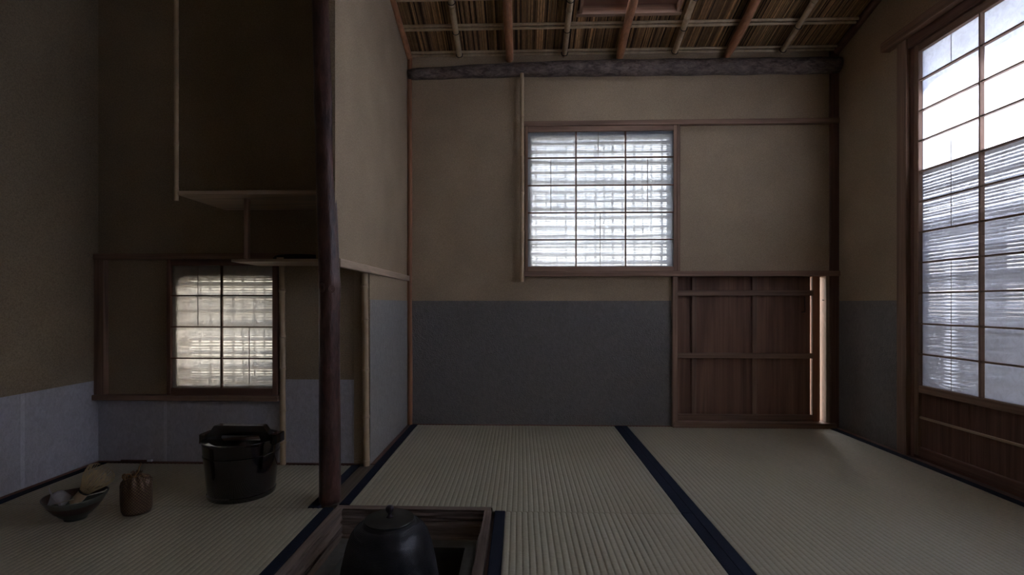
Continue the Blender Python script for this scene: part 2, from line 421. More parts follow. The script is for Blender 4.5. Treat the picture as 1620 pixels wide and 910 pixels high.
# rafters
for i, (xb, rr) in enumerate(((-.275, 0), (-.05, 1), (.199, 0), (.45, 1), (.69, 0), (.932, 1), (1.165, 0))):
    off = -.030 if rr else -.026
    ye = 2.282 if rr else 2.268
    p0 = (xb, ye, Z0 + K * (YB - ye) + off); y1 = .95; p1 = (xb - (.02 if i > 2 else 0), y1, Z0 + K * (YB - y1) + off)
    if rr:
        bm = bmesh.new(); n = 24
        pts = [Vector(p0).lerp(Vector(p1), t / n) + Vector((.002 * math.sin(t * .9 + i), 0, 0)) for t in range(n + 1)]
        tube(bm, pts, [.0185 * (.86 if t == 0 else 1) * (1 + .05 * math.sin(t * 1.7 + i * 2)) for t in range(n + 1)], 14)
        mk('cedar_rafter', bm, redwood('y'), ceiling, smooth='angle')
    else:
        L = math.hypot(2.268 - .95, K * 1.32)
        f0 = .03
        ra = bamboo('bamboo_rafter', p0, p1, .0120, [f0 + .145 * j + .03 * math.sin(i + j) for j in range(1, 7)], M_bamboo_g, ceiling, 12)
        for yt in (2.276, 2.133, 1.99):
            if yt > ye: yt = ye - .012
            c = Vector((xb, yt, Z0 + K * (YB - yt) + off)); bm = bmesh.new()
            d = Vector((0, 1, -K)).normalized(); u = Vector((0, K, 1)).normalized()
            pts = [c + Vector((1, 0, 0)) * math.cos(a) * .0140 + u * math.sin(a) * .0140 for a in [2 * math.pi * j / 14 for j in range(15)]]
            tube(bm, pts, .0018, 6, False)
            mk('vine_tie', bm, M_black, ra, smooth=True)
# verge boards along the two sloping wall tops
def sloped_log(name, x, r, mat, ys=(2.32, .95), dz=-.006):
    bm = bmesh.new(); n = 20
    tube(bm, [(x + .0015 * math.sin(t), ys[0] + (ys[1] - ys[0]) * t / n, Z0 + K * (YB - (ys[0] + (ys[1] - ys[0]) * t / n)) + dz) for t in range(n + 1)], [r * (1 + .04 * math.sin(t * 1.3)) for t in range(n + 1)], 12)
    return mk(name, bm, mat, kind='structure', smooth='angle')
sloped_log('trim_1', XS + .008, .014, redwood('y'))
sloped_log('trim_2', XR - .009, .017, cedar_dark('y'))
# roof-light shaft
window_3 = empty('window_3', ((HX0 + HX1) / 2, HY1, 1.76), kind='structure')
zt = 1.775
bm = bmesh.new(); slope_z = lambda y: Z0 + K * (YB - y)
prism_yz(bm, [(HY1 - .014, slope_z(HY1) - .010), (HY1 + .004, slope_z(HY1) - .012), (HY1 + .004, slope_z(HY1) + .03), (HY1 - .014, slope_z(HY1) + .03)], HX0 - .01, HX1 + .01)
mk('frame_rail', bm, cedar('x'), window_3)
bm = bmesh.new(); prism_yz(bm, [(HY0 - .004, slope_z(HY0) - .01), (HY0 + .014, slope_z(HY0) - .012), (HY0 + .014, slope_z(HY0) + .03), (HY0 - .004, slope_z(HY0) + .03)], HX0 - .01, HX1 + .01)
mk('frame_rail', bm, cedar('x'), window_3)
for xx in (HX0, HX1 - .012):
    bm = bmesh.new(); prism_yz(bm, [(HY0, slope_z(HY0) - .010), (HY1, slope_z(HY1) - .010), (HY1, slope_z(HY1) + .05), (HY0, slope_z(HY0) + .05)], xx, xx + .012)
    mk('frame_side', bm, cedar('y'), window_3)
bm = bmesh.new(); prism_yz(bm, [(HY1 - .055, slope_z(HY1) + .025), (HY1 + .01, slope_z(HY1) + .025), (HY1 + .01, slope_z(HY1) + .055), (HY1 - .055, slope_z(HY1) + .055)], HX0, HX1)
mk('outer_rail', bm, cedar_dark('x'), window_3)
bm = bmesh.new(); slope_box(bm, HX0 - .01, HX1 + .01, HY0 - .01, HY1 + .01, .080, .082)
for a, b, c, d in ((HX0 - .012, HX0, HY0, HY1), (HX1, HX1 + .012, HY0, HY1), (HX0 - .012, HX1 + .012, HY1, HY1 + .012), (HX0 - .012, HX1 + .012, HY0 - .012, HY0)):
    b2 = bmesh.new(); prism_yz(b2, [(c, slope_z(c) + .006), (d, slope_z(d) + .006), (d, slope_z(d) + .085), (c, slope_z(c) + .085)], a, b)
    mk('shaft_board', b2, cedar_dark('y'), window_3)
mk('glazing_pane', bm, M_paper, window_3)

# ------------------------------------------------------------------ setting: floor under the mats (with the hearth pit left open)
fb = bmesh.new()
HFX0, HFX1, HFY0, HFY1 = -.507, -.0765, .941, 1.3715      # hearth frame outer square
cells(fb, [XL - .05, HFX0, HFX1, XR + .05], [YR - .05, HFY0, HFY1, YB + T], [(HFX0, HFX1, HFY0, HFY1)], 0, 1)
for v in fb.verts: v.co = Vector((v.co.x, v.co.z, -.05 if v.co.y < .5 else -.02))
floor = mk('floor', fb, cedar_dark('y'), kind='structure')

# ------------------------------------------------------------------ tatami mats
def tatami(x0, x1, y0, y1, label, bl=True, br=True, hb=.0285, notch=None):
    t = empty('tatami_mat', ((x0 + x1) / 2, (y0 + y1) / 2, -.02), label, 'tatami mat', 'tatami mats')
    xa = x0 + (hb if bl else 0); xb = x1 - (hb if br else 0)
    bm = bmesh.new(); n = max(1, round((xb - xa) / .0145)); w = (xb - xa) / n; prof = []
    for i in range(n):
        for f, z in ((0, -.0022), (.10, -.0007), (.28, -.0001), (.5, 0), (.72, -.0001), (.9, -.0007)):
            prof.append((xa + (i + f) * w, z))
    prof.append((xb, -.0022))
    ns = max(2, int((y1 - y0) / .06)); rows = []
    for j in range(ns + 1):
        y = y0 + .0008 + (y1 - y0 - .0016) * j / ns
        row = []
        for px, pz in prof:
            yy = max(y, notch[1]) if notch and px <= notch[0] else y
            dx = .0009 * noise.noise(Vector((px * 3, y * 5, x0)))
            e = -.0015 if j in (0, ns) else 0
            row.append(bm.verts.new((px + dx, yy, pz + e + .0004 * noise.noise(Vector((px * 8, y * 8, 3))))))
        rows.append(row)
    for j in range(ns):
        for i in range(len(prof) - 1):
            if notch and prof[i][0] <= notch[0] and rows[j + 1][i].co.y <= notch[1]: continue
            bm.faces.new((rows[j][i], rows[j][i + 1], rows[j + 1][i + 1], rows[j + 1][i]))
    mk('woven_cover', bm, M_tatami, t, smooth=True, normals=False)
    bm = bmesh.new()
    if notch: box(bm, x0 + .001, notch[0], notch[1], y1 - .001, -.0195, -.004); box(bm, notch[0], x1 - .001, y0 + .001, y1 - .001, -.0195, -.004)
    else: box(bm, x0 + .001, x1 - .001, y0 + .001, y1 - .001, -.0195, -.004)
    mk('mat_core', bm, M_core, t)
    for on, a, b in ((bl, x0, xa + .0005), (br, xb - .0005, x1)):
        if not on: continue
        bm = bmesh.new(); a2 = a + .0006; b2 = b - .0006; m = max(2, int((y1 - y0) / .12)); prev = None; ya_ = notch[1] if notch and a < notch[0] else y0
        for j in range(m + 1):
            y = ya_ + .0006 + (y1 - ya_ - .0012) * j / m; z = .0007 + .0003 * noise.noise(Vector((a, y * 6, 0)))
            r = [bm.verts.new(p) for p in ((a2, y, -.016), (a2, y, z - .0008), (a2 + .0012, y, z), (b2 - .0012, y, z), (b2, y, z - .0008), (b2, y, -.016))]
            if prev:
                for i in range(5): bm.faces.new((prev[i], prev[i + 1], r[i + 1], r[i]))
            else: bm.faces.new(r)
            prev = r
        bm.faces.new(prev[::-1])
        mk('cloth_border', bm, M_heri, t)
    return t
tatami(-.503, .458, 1.3445, YB - .004, 'square half tatami against the back wall below the paper window', notch=(-.075, 1.3725))
tatami(.458, 1.411, .39, YB - .004, 'long tatami along the right wall, reaching from the small wooden door')
tatami(-.0685, .458, .39, 1.3435, 'tatami in the foreground just right of the sunken hearth', True, True)
tatami(-1.478, -.553, 1.3515, YA - .010, 'tatami under the black lacquer pail, against the alcove wall')
tatami(-1.478, -.5085, -.56, 1.3505, 'tatami in the left foreground, between hearth and left wall, carrying bowl and brocade pouch')
tatami(-.503, -.07, .0, .94, 'tatami in front of the hearth towards the viewer', False, False)
tatami(-.503, .458, YR, -.001, 'tatami behind the viewer in the middle of the room')
tatami(.459, 1.411, YR, .388, 'tatami behind the viewer by the right wall')

# floor-level wood
bx('trim_3', -.5515, -.504, 1.37, YA - .002, -.019, -.0005, wood('grey_brown_plank', (.13, .098, .068), 'y', .6), kind='structure')   # plank with the pillar
bx('trim_4', -.5195, -.504, YA, YB - .001, -.019, .0015, cedar_dark('y'), kind='structure')
bx('trim_5', -.50, .69, YB - .0045, YB - .0013, -.018, .003, cedar_dark('x'), kind='structure')
bx('trim_6', 1.4115, XR + .004, YR, YB, -.018, .0015, cedar_dark('y'), kind='structure')
bx('trim_7', XL + .002, -.553, YA - .010, YA - .0021, -.018, .004, cedar_dark('x'), kind='structure')
bx('trim_8', XL + .0021, XL + .011, YR, YA - .010, -.018, .004, cedar_dark('y'), kind='structure')

# ------------------------------------------------------------------ posts and rails of the room
def postlog(name, x, y, r, z0, z1, mat):
    bm = bmesh.new(); n = 16
    tube(bm, [(x + .0012 * math.sin(i * .8), y, z0 + (z1 - z0) * i / n) for i in range(n + 1)], [r * (1.08 - .1 * i / n) for i in range(n + 1)], 12)
    return mk(name, bm, mat, kind='structure', smooth='angle')
postlog('trim_9', -.509, YB - .008, .0108, -.005, 1.70, redwood('z'))                                # left back corner post
bx('trim_10', 1.3925, XR, YB - .012, YB + .002, 0, 1.70, cedar_dark('z'), kind='structure')          # right back corner post
bx('trim_11', .0087, 1.4255, YB - .024, YB + .001, 1.366, 1.3885, cedar('x'), kind='structure')      # lintel over window
bx('trim_12', .012, 1.4255, YB - .028, YB + .060, .6816, .7047, cedar('x'), kind='structure')        # rail under window
bx('trim_13', .708, .7225, YB - .020, YB + .001, .7047, 1.366, cedar('z'), kind='structure')         # post right of window
bx('trim_14', .688, .7105, YB - .020, YB + .04, 0, .6816, cedar('z'), kind='structure')              # crawl-door post
bx('trim_15', XS - .001, XS + .012, 1.40, YB - .012, .6618, .6862, pale('y'), kind='structure')      # rail along sleeve wall
bx('trim_16', XL + .001, XS - .03, YA - .024, YA + .001, .711, .732, cedar('x'), kind='structure')   # alcove lintel
bx('trim_17', XL + .001, -.8325, YA - .030, YA + .001, .2213, .2397, cedar('x'), kind='structure')   # alcove window sill
bx('trim_18', XL + .002, -1.4515, YA - .022, YA + .001, .2397, .711, cedar('z'), kind='structure')   # alcove window left post

# the curved log beam across the back wall
bm = bmesh.new(); n = 60; pts = []; rr = []
for i in range(n + 1):
    t = i / n; x = XS + .004 + (XR - .008 - XS) * t
    rad = .0235 + .0115 * min(1, t * 2.2) ** .8
    z = 1.6115 + .0175 * (1 - (1 - min(1, t * 2.4)) ** 2) - .006 * max(0, t - .5)
    pts.append((x, YB - .014, z + .0012 * math.sin(i * .9))); rr.append(rad * (1 + .02 * math.sin(i * .7)) * (.9 if i == 0 else 1))
tube(bm, pts, rr, 22, jit=.02, seed=3)
mk('log_beam', bm, M_log, label='grey-brown bark-covered log lying across the top of the back wall', cat='beam', smooth=True)

# the alcove pillar
prof = [(-.002, -.5377, .0295), (.12, -.5377, .0292), (.34, -.5385, .0290), (.50, -.5395, .0288), (.58, -.5385, .0292), (.612, -.5386, .0300), (.64, -.5392, .0285), (.80, -.5445, .0275), (.93, -.5500, .0262), (1.05, -.5530, .0260), (1.12, -.5545, .0275), (1.148, -.5548, .0272), (1.22, -.5570, .0255), (1.35, -.5610, .0250), (1.50, -.5650, .0246), (1.93, -.5700, .0240)]
bm = bmesh.new(); pts = []; rr = []
for a, b in zip(prof[:-1], prof[1:]):
    m = max(2, int((b[0] - a[0]) / .012))
    for i in range(m):
        t = i / m; pts.append((a[1] + (b[1] - a[1]) * t, 1.397, a[0] + (b[0] - a[0]) * t)); rr.append(a[2] + (b[2] - a[2]) * t)
pts.append((prof[-1][1], 1.397, cz(1.397) - .01)); rr.append(.024)
tube(bm, pts, rr, 26, jit=.055, seed=1)
pil = mk('log_pillar', bm, M_pillar, label='dark red-brown bark-covered natural log pillar standing behind the hearth corner', cat='pillar', smooth=True)
for (dx, zz, s) in ((-.010, .602, 1.0), (.016, .598, .85)):     # scarred knots
    bm = bmesh.new()
    for q in (1.0, .62):
        cx = -.5386 + dx
        lo = [Vector((cx + math.cos(a) * .0085 * s * q, 1.397 - math.sqrt(max(1e-6, .0305 ** 2 - (dx + math.cos(a) * .0085 * s * q) ** 2)), zz + math.sin(a) * .0115 * s * q)) for a in [2 * math.pi * j / 16 for j in range(17)]]
        tube(bm, lo, .0016, 6, False)
    mk('knot', bm, plain('knot_wood', (.17, .085, .06), .4), pil, smooth=True)

# bamboo poles
bamboo('bamboo_pole', (-.5285, YA - .016, 0), (-.5285 - .006, YA - .016, .6618), .0105, [.03, .255, .50, .76, .935], M_bamboo, label='short bamboo pole ending the sleeve wall, between log pillar and grey dado', cat='bamboo pole', group='bamboo poles')
bamboo('bamboo_pole', (-.8215, YA - .012, 0), (-.826, YA - .012, .711), .0098, [.11, .265, .47, .62, .85], M_bamboo, label='bamboo pole beside the alcove window, behind the lacquer pail', cat='bamboo pole', group='bamboo poles')
bamboo('bamboo_pole', (.0085, YB - .036, .656), (.0085, YB - .036, 1.60), .0088, [.025, .24, .43, .60, .79], M_bamboo, label='slim bamboo pole on the back wall along the left edge of the paper window', cat='bamboo pole', group='bamboo poles')

# ------------------------------------------------------------------ shoji windows
def bars_panes(parent, xs, zs, y, mat_p, wood_v, wood_h, th=.006, depth=.010, seams=()):
    """xs, zs are the cell limits; bars stand in front (towards -y) of the paper plane"""
    vb = None
    for x in xs[1:-1]: bx('lattice_bar', x - th / 2, x + th / 2, y - depth, y - .0006, zs[0], zs[-1], wood_v, parent, bev=.0006)
    for z in zs[1:-1]: bx('lattice_bar', xs[0], xs[-1], y - depth * .95, y - .0006, z - th * .42, z + th * .42, wood_h, parent, bev=.0006)
    for i in range(len(xs) - 1):
        for j in range(len(zs) - 1):
            bx('paper_pane', xs[i] - (0 if i else .002), xs[i + 1], y, y + .0004, zs[j], zs[j + 1], mat_p, parent, bev=0)
    for (x, j0, j1) in seams:
        bx('paper_seam', x - .0015, x + .0015, y - .0004, y, zs[j0], zs[j1], M_seamp, parent, bev=0)
M_seamp = shoji_paper('double_shoji_paper', (.45, .43, .42), .02)

window_1 = empty('window_1', (.364, YB - .02, .7047), kind='structure')
PX0, PX1, PZ0, PZ1 = .0348, .6934, .7265, 1.341; yp = YB - .010
for nm, a, b, c, d, ax in (('sash_stile', .0215, PX0, .7047, 1.366, 'z'), ('sash_stile', PX1, .707, .7047, 1.366, 'z'), ('sash_rail', PX0, PX1, .7047, PZ0, 'x'), ('sash_rail', PX0, PX1, PZ1, 1.366, 'x')):
    bx(nm, a, b, YB - .020, YB - .004, c, d, cedar(ax), window_1)
zs = [PZ0, .8493, .972, 1.0965, 1.222, PZ1]; xs = [PX0, .254, .4775, PX1]
bars_panes(window_1, xs, zs, yp, M_paper, cedar_dark('z'), cedar_dark('x'), seams=((.140, 2, 4), (.355, 4, 5), (.578, 2, 4), (.364, 0, 2)))
window_2 = empty('window_2', (-1.035, YA - .02, .2397), kind='structure')
QX0, QX1, QZ0, QZ1 = -1.2148, -.8561, .2640, .690; yq = YA - .010
for nm, a, b, c, d, ax in (('sash_stile', -1.2295, QX0, .2397, .711, 'z'), ('sash_stile', QX1, -.838, .2397, .711, 'z'), ('sash_rail', QX0, QX1, .2397, QZ0, 'x'), ('sash_rail', QX0, QX1, QZ1, .711, 'x')):
    bx(nm, a, b, YA - .020, YA - .004, c, d, cedar_dark(ax), window_2)
bars_panes(window_2, [QX0, -1.036, QX1], [QZ0, .368, .4768, .5856, QZ1], yq, M_paper_warm, cedar_dark('z'), cedar_dark('x'), .0055, seams=((-1.1241, 2, 4), (-.942, 0, 2)))

# reed lattices and blinds outside the windows (seen softly through the paper)
def reeds(parent, name, xa, xb, za, zb, y, pitch, r, vertical=False, ax='x', jitter=.15, c0=(.30, .22, .13), gapp=0):
    bm = bmesh.new(); lay = bm.loops.layers.color.new('tint')
    lo, hi = (xa, xb) if vertical else (za, zb); p = lo + pitch * .4
    while p < hi:
        if random.random() >= gapp:
            k = random.uniform(.6, 1.2); c = tuple(v * k for v in c0) + (1,); w = r * random.uniform(.8, 1.15); dy = random.uniform(-.001, .001)
            q = [(p + random.uniform(-1, 1) * pitch * .06) if True else 0 for _ in range(5)]
            if vertical: pts = [(q[i], y + dy, za + (zb - za) * i / 4) for i in range(5)]
            else: pts = [(xa + (xb - xa) * i / 4, y + dy, q[i]) for i in range(5)]
            if ax == 'y': pts = [(b, a, c_) for a, b, c_ in pts]
            tube(bm, pts, w, 6, True, lay=lay, col=c)
        p += pitch * random.uniform(1 - jitter, 1 + jitter)
    return mk(name, bm, M_slat, parent, kind='stuff', normals=False, smooth=True)
reeds(window_1, 'horizontal_reeds', W1[0] - .0, W1[1] + .0, W1[2], W1[3], YB + .020, .042, .0060)
reeds(window_1, 'upright_reeds', W1[0], W1[1], W1[2], W1[3], YB + .031, .046, .0052, True)
reeds(window_1, 'reed_blind', W1[0] - .06, W1[1] + .06, W1[2] - .1, W1[3] + .1, YB + T + .012, .0086, .0027, jitter=.3)
reeds(window_2, 'horizontal_reeds', W2[0], W2[1], W2[2], W2[3], YA + .022, .050, .0062)
reeds(window_2, 'upright_reeds', W2[0], W2[1], W2[2], W2[3], YA + .033, .040, .0042, True)
reeds(window_2, 'reed_blind', W2[0] - .05, W2[1] + .01, W2[2] - .08, W2[3] + .08, YA + T + .014, .0088, .0032, jitter=.3)

# ------------------------------------------------------------------ right wall: tall sliding paper doors
def shoji_door(name, ya, yb, x, cols, label=None):
    """sash from y=ya (far end) down to yb (near end); front face at x"""
    d = empty(name, (x + .012, (ya + yb) / 2, .011), kind='structure')
    bx('sash_stile', x, x + .024, ya - .021, ya, .011, 1.492, cedar('z'), d)
    bx('sash_stile', x, x + .024, yb, yb + .021, .011, 1.492, cedar('z'), d)
    y0, y1 = yb + .021, ya - .021
    bx('sash_rail', x, x + .024, y0, y1, 1.4635, 1.492, cedar('y'), d)
    bx('sash_rail', x, x + .024, y0, y1, .238, .2640, cedar('y'), d)
    bx('sash_rail', x, x + .024, y0, y1, .011, .0435, cedar_dark('y'), d)
    w = (y1 - y0) / cols
    # low boarded panel
    nb = 5
    for i in range(nb):
        a = y0 + (y1 - y0) * i / nb; bx('panel_board', x + .010 + .001 * (i % 2), x + .016, a + .0007, a + (y1 - y0) / nb - .0007, .0435, .238, cedar_dark('z'), d, bev=.0008)
    bx('panel_batten', x + .003, x + .010, y0, y1, .1455, .1535, pale('y'), d, bev=.001)
    zs = [.2640, .3765, .4854, .596, .705, .814, .923, 1.032, 1.141, 1.2488, 1.360, 1.4635]
    ys = [y1 - w * i for i in range(cols + 1)]
    for yy in ys[1:-1]: bx('lattice_bar', x, x + .0145, yy - .003, yy + .003, zs[0], zs[-1], cedar('z'), d, bev=.0006)
    for z in zs[1:-1]: bx('lattice_bar', x + .001, x + .0145, y0, y1, z - .0026, z + .0026, cedar('y'), d, bev=.0006)
    for i in range(cols):
        for j in range(len(zs) - 1): bx('paper_pane', x + .0150, x + .0154, ys[i + 1], ys[i], zs[j], zs[j + 1], M_paper_door, d, bev=0)
    for i, (j0, j1, f) in enumerate(((0, 4, .5), (2, 3, .5), (0, 2, .35), (5, 8, .5), (10, 11, .5))):
        yy = ys[1] + w * f if i in (0, 3, 4) else ys[2] + w * .45
        if i in (0, 3, 4): bx('paper_seam', x + .0144, x + .0150, yy - .0012, yy + .0012, zs[j0], zs[j1], M_seamp, d, bev=0)
    yy = ys[2] + w * .45
    bx('paper_seam', x + .0144, x + .0150, yy - .0012, yy + .0012, zs[0], zs[2], M_seamp, d, bev=0)
    bx('paper_seam', x + .0144, x + .0150, yy - .0012, yy + .0012, zs[5], zs[7], M_seamp, d, bev=0)
    return d
door_2 = shoji_door('door_2', 1.8640, .868, XR, 4)
door_3 = shoji_door('door_3', .900, -.015, XR + .027, 4)
bx('trim_19', XR - .014, XR + .030, 1.8815, 1.9285, 0, 1.53, cedar('z'), kind='structure')            # casing post
bx('trim_20', XR + .001, XR + .055, 1.864, 1.8815, 0, 1.50, cedar_dark('z'), kind='structure')        # groove behind
bx('trim_21', XR - .010, XR + .050, -.06, 1.8815, 1.492, 1.530, cedar_dark('y'), kind='structure')    # door lintel
bx('trim_22', XR - .034, XR + .001, -.06, 1.985, 1.530, 1.566, cedar('y'), kind='structure')          # picture rail over it
bx('trim_23', XR + .004, XR + .055, -.02, 1.8815, -.018, .0105, cedar_dark('y'), kind='structure')    # sill
door_2_blind = empty('reed_blind', (XR + .034, 1.4, .16), 'fine horizontal reed blind hanging outside the tall paper door, showing as stripes through it', 'blind')
reeds(door_2_blind, 'slats', .925, 1.862, .16, 1.03, XR + .034, .0112, .0036, ax='y', jitter=.10)
bx('top_rail', XR + .0285, XR + .0400, .925, 1.862, 1.03, 1.045, M_bamboo_g, door_2_blind)

# ------------------------------------------------------------------ crawl door (nijiriguchi)
door_1 = empty('door_1', (1.03, YB + .03, 0), kind='structure')
yd = YB + .022
edges = [.700, .7865, 1.060, 1.3262]
pale_b = wood('crawl_door_board', (.235, .125, .082), 'z', .6, .45, .15, .55)
for i in range(3):
    bx('door_board', edges[i] + (.0035 if i else 0), edges[i + 1] - (.0015 if i < 2 else .0), yd + .008 + .0045 * (2 - i), yd + .012 + .0045 * (2 - i), .0205, .6832, pale_b, door_1, bev=.001)
for i, xx in ((1, edges[1]), (2, edges[2])): bx('groove_light_stop', xx - .006, xx + .012, yd + .012 + .0045 * (2 - i), yd + .026, .0205, .6832, cedar_dark('z'), door_1, bev=0)  # added dark backing strips that stop outdoor light leaking through the grooves
for xx in edges[1:3]: bx('board_edge', xx + .0035, xx + .024, yd + .0045, yd + .0078, .028, .678, cedar('z'), door_1, bev=.001)
for z0, z1 in ((.594, .6195), (.308, .332), (.024, .052)):
    bx('cross_rail', .7115, 1.336, yd - .006, yd + .004, z0, z1, cedar('x'), door_1)
bx('door_stile', 1.3290, 1.3620, yd - .006, yd + .018, .0215, .6832, wood('door_stile_wood', (.36, .17, .10), 'z'), door_1)
hk = bmesh.new(); tube(hk, [(1.296, yd - .002, .590), (1.296, yd - .003, .524), (1.296, yd - .003, .520), (1.281, yd - .003, .519)], .0022, 6)
mk('latch_hook', hk, M_iron_hook, door_1, label='thin black iron hook hanging from the upper cross rail')
bx('trim_24', .69, 1.412, YB - .026, YB + .05, -.018, .022, cedar('x'), kind='structure')             # threshold of the crawl door
bx('trim_25', 1.3768, 1.3925, YB - .004, YB + .05, .022, .6816, wood('pale_jamb_wood', (.34, .25, .18), 'z'), kind='structure')
hk = bmesh.new(); tube(hk, [(1.3815, YB + .012, .5728), (1.3715, YB + .010, .5735), (1.3690, YB + .010, .5760)], .0022, 6)
mk('iron_staple', hk, M_iron_hook, label='small black iron staple in the bright gap beside the crawl door', cat='staple')

# ------------------------------------------------------------------ hanging shelf in the alcove
shf = empty('hanging_shelf', (-.78, 1.6, .687), 'two-tier pale wood shelf hung in the dark alcove left of the log pillar', 'shelf')
bx('upper_board', -1.030, XS - .056, 1.470, YA - .001, .884, .896, pale('x'), shf)
bx('lower_board', -.895, XS - .056, 1.520, YA - .025, .687, .6960, pale('x'), shf)
bx('strut', -.8575, -.8435, 1.524, 1.538, .696, .884, cedar('z'), shf)
bamboo('bamboo_hanger', (-1.036, 1.475, .868), (-1.036, 1.475, 1.98), .0062, [.03, .155, .31, .46, .62, .8], M_bamboo, shf, 10)
bm = bmesh.new()
out = [(-.772, .004), (-.762, .008), (-.735, .0105), (-.70, .0115), (-.66, .010), (-.62, .007), (-.585, .004)]
for side in range(1):
    top = [bm.verts.new((x, 1.548, .6965 + .006 + h)) for x, h in out]; tm = [bm.verts.new((x, 1.580, .6965 + .004 + h * .7)) for x, h in out]; bt = [bm.verts.new((x, 1.535, .6968)) for x, h in out]; bk = [bm.verts.new((x, 1.60, .6968)) for x, h in out]
    for i in range(len(out) - 1):
        for a, b in ((bt, top), (top, tm), (tm, bk), (bk, bt)): bm.faces.new((a[i], a[i + 1], b[i + 1], b[i]))
    bm.faces.new((bt[0], top[0], tm[0], bk[0])); bm.faces.new((bt[-1], bk[-1], tm[-1], top[-1]))
fe = mk('feather_duster', bm, M_black, label='black feather hand brush lying on the lower alcove shelf', cat='feather brush', smooth='angle')
bx('quill_handle', -.756, -.735, 1.5275, 1.5345, .6962, .7015, pale('x'), fe, bev=.001)

# ------------------------------------------------------------------ sunken hearth
hf = empty('sunken_hearth', ((HFX0 + HFX1) / 2, (HFY0 + HFY1) / 2, -.34), 'square sunken hearth with a rough weathered wood frame round the kettle', 'hearth')
HWD = .0245; HB = -.083
def frame_member(a0, a1, b0, b1, horiz, inner_sign):
    """rough plank: long axis a, thickness b; the inner face is eroded in long furrows"""
    bm = bmesh.new(); n = 46; m = 26; rows = []
    bi, bo = (b0, b1) if inner_sign < 0 else (b1, b0)
    for i in range(n + 1):
        a = a0 + (a1 - a0) * i / n; row = []
        row.append((a, bo, HB)); row.append((a, bo, -.0008))
        for j in range(4): row.append((a, bo + (bi - bo) * (j + 1) / 5, -.0002 + .0012 * noise.noise(Vector((a * 6, (j + b0) * 3.1, 1)))))
        for j in range(m + 1):
            z = -.001 + (HB + .001) * j / m
            e = .0040 * noise.noise(Vector((a * 5, z * 190, b0 * 9))) + .0028 * noise.noise(Vector((a * 14, z * 420, b0 * 3)))
            g = max(0, noise.noise(Vector((a * 3.2, z * 110 + 7, b0 * 5))) - .12) * .030
            s = -1 if bi < bo else 1
            row.append((a, bi + s * (e - g) - s * .002, z))
        rows.append([bm.verts.new((p[0], p[1], p[2]) if horiz else (p[1], p[0], p[2])) for p in row])
    k = len(rows[0])
    for i in range(n):
        for j in range(k - 1): bm.faces.new((rows[i][j], rows[i][j + 1], rows[i + 1][j + 1], rows[i + 1][j]))
        bm.faces.new((rows[i][k - 1], rows[i][0], rows[i + 1][0], rows[i + 1][k - 1]))
    bm.faces.new(rows[0]); bm.faces.new(rows[-1][::-1])
    return mk('frame_plank', bm, rough_wood('x' if horiz else 'y'), hf, smooth='angle')
frame_member(HFX0 + .003, HFX1 - .003, HFY1 - HWD, HFY1 - .001, True, -1)
frame_member(HFX0 + .003, HFX1 - .003, HFY0 + .001, HFY0 + HWD, True, 1)
frame_member(HFY0 + HWD, HFY1 - HWD + .0, HFX0 + .001, HFX0 + HWD, False, 1)
frame_member(HFY0 + HWD, HFY1 - HWD + .0, HFX1 - HWD, HFX1 - .001, False, -1)
hp = bmesh.new()
IX0, IX1, IY0, IY1 = HFX0 + .052, HFX1 - .070, HFY0 + .052, HFY1 - .052
cells(hp, [HFX0 - .01, IX0, IX1, HFX1 + .01], [HFY0 - .01, IY0, IY1, HFY1 + .01], [(IX0, IX1, IY0, IY1)], 0, 1)
for v in hp.verts: v.co = Vector((v.co.x, v.co.z, -.34 if v.co.y < .5 else -.089))
mk('clay_lining', hp, M_soot, hf, label='grey clay lining')
bx('ash_bed', IX0, IX1, IY0, IY1, -.33, -.216, M_pit, hf, bev=0)

# iron kettle
KX, KY = -.302, 1.145
ket = empty('iron_kettle', (KX, KY, -.215), 'black cast iron kettle with dotted surface sitting in the sunken hearth', 'kettle')
kp = [(0, -.215), (.06, -.215), (.098, -.195), (.113, -.160), (.1165, -.120), (.1125, -.08), (.1055, -.04), (.0975, -.005), (.0925, .013), (.0870, .028), (.0790, .040), (.0690, .0485), (.0625, .0515), (.0590, .0525), (.0580, .0570), (.054, .057)]
bm = bmesh.new(); lathe(bm, (KX, KY, 0), kp, 64); mk('kettle_body', bm, M_iron, ket, smooth=True)
verts = []; faces = []
def prof_at(s):
    acc = 0
    for (r0, z0), (r1, z1) in zip(kp[4:-4], kp[5:-3]):
        L = math.hypot(r1 - r0, z1 - z0)
        if s <= acc + L: t = (s - acc) / L; return r0 + (r1 - r0) * t, z0 + (z1 - z0) * t, (z1 - z0) / L, -(r1 - r0) / L
        acc += L
    return None
s = .004; row = 0
while True:
    q = prof_at(s)
    if q is None: break
    r, z, nr, nzz = q; cnt = 176
    for k in range(cnt):
        a = 2 * math.pi * (k + .5 * (row % 2)) / cnt; h = min(.0016, r * .0155); ca, sa = math.cos(a), math.sin(a)
        n0 = Vector((nr * ca, nr * sa, nzz)); c = Vector((KX + r * ca, KY + r * sa, z)); ta = Vector((-sa, ca, 0)); tb = n0.cross(ta)
        b0 = len(verts)
        for u, w in ((1, 0), (0, 1), (-1, 0), (0, -1)): verts.append(c + ta * u * h * .9 + tb * w * h * .9 - n0 * .0002)
        verts.append(c + n0 * h * .9)
        faces += [(b0, b0 + 1, b0 + 4), (b0 + 1, b0 + 2, b0 + 4), (b0 + 2, b0 + 3, b0 + 4), (b0 + 3, b0, b0 + 4)]
    s += .0030; row += 1
org = WL[ket.name]; me = bpy.data.meshes.new('hail_dots'); me.from_pydata([v - org for v in verts], [], faces); me.materials.append(M_iron)
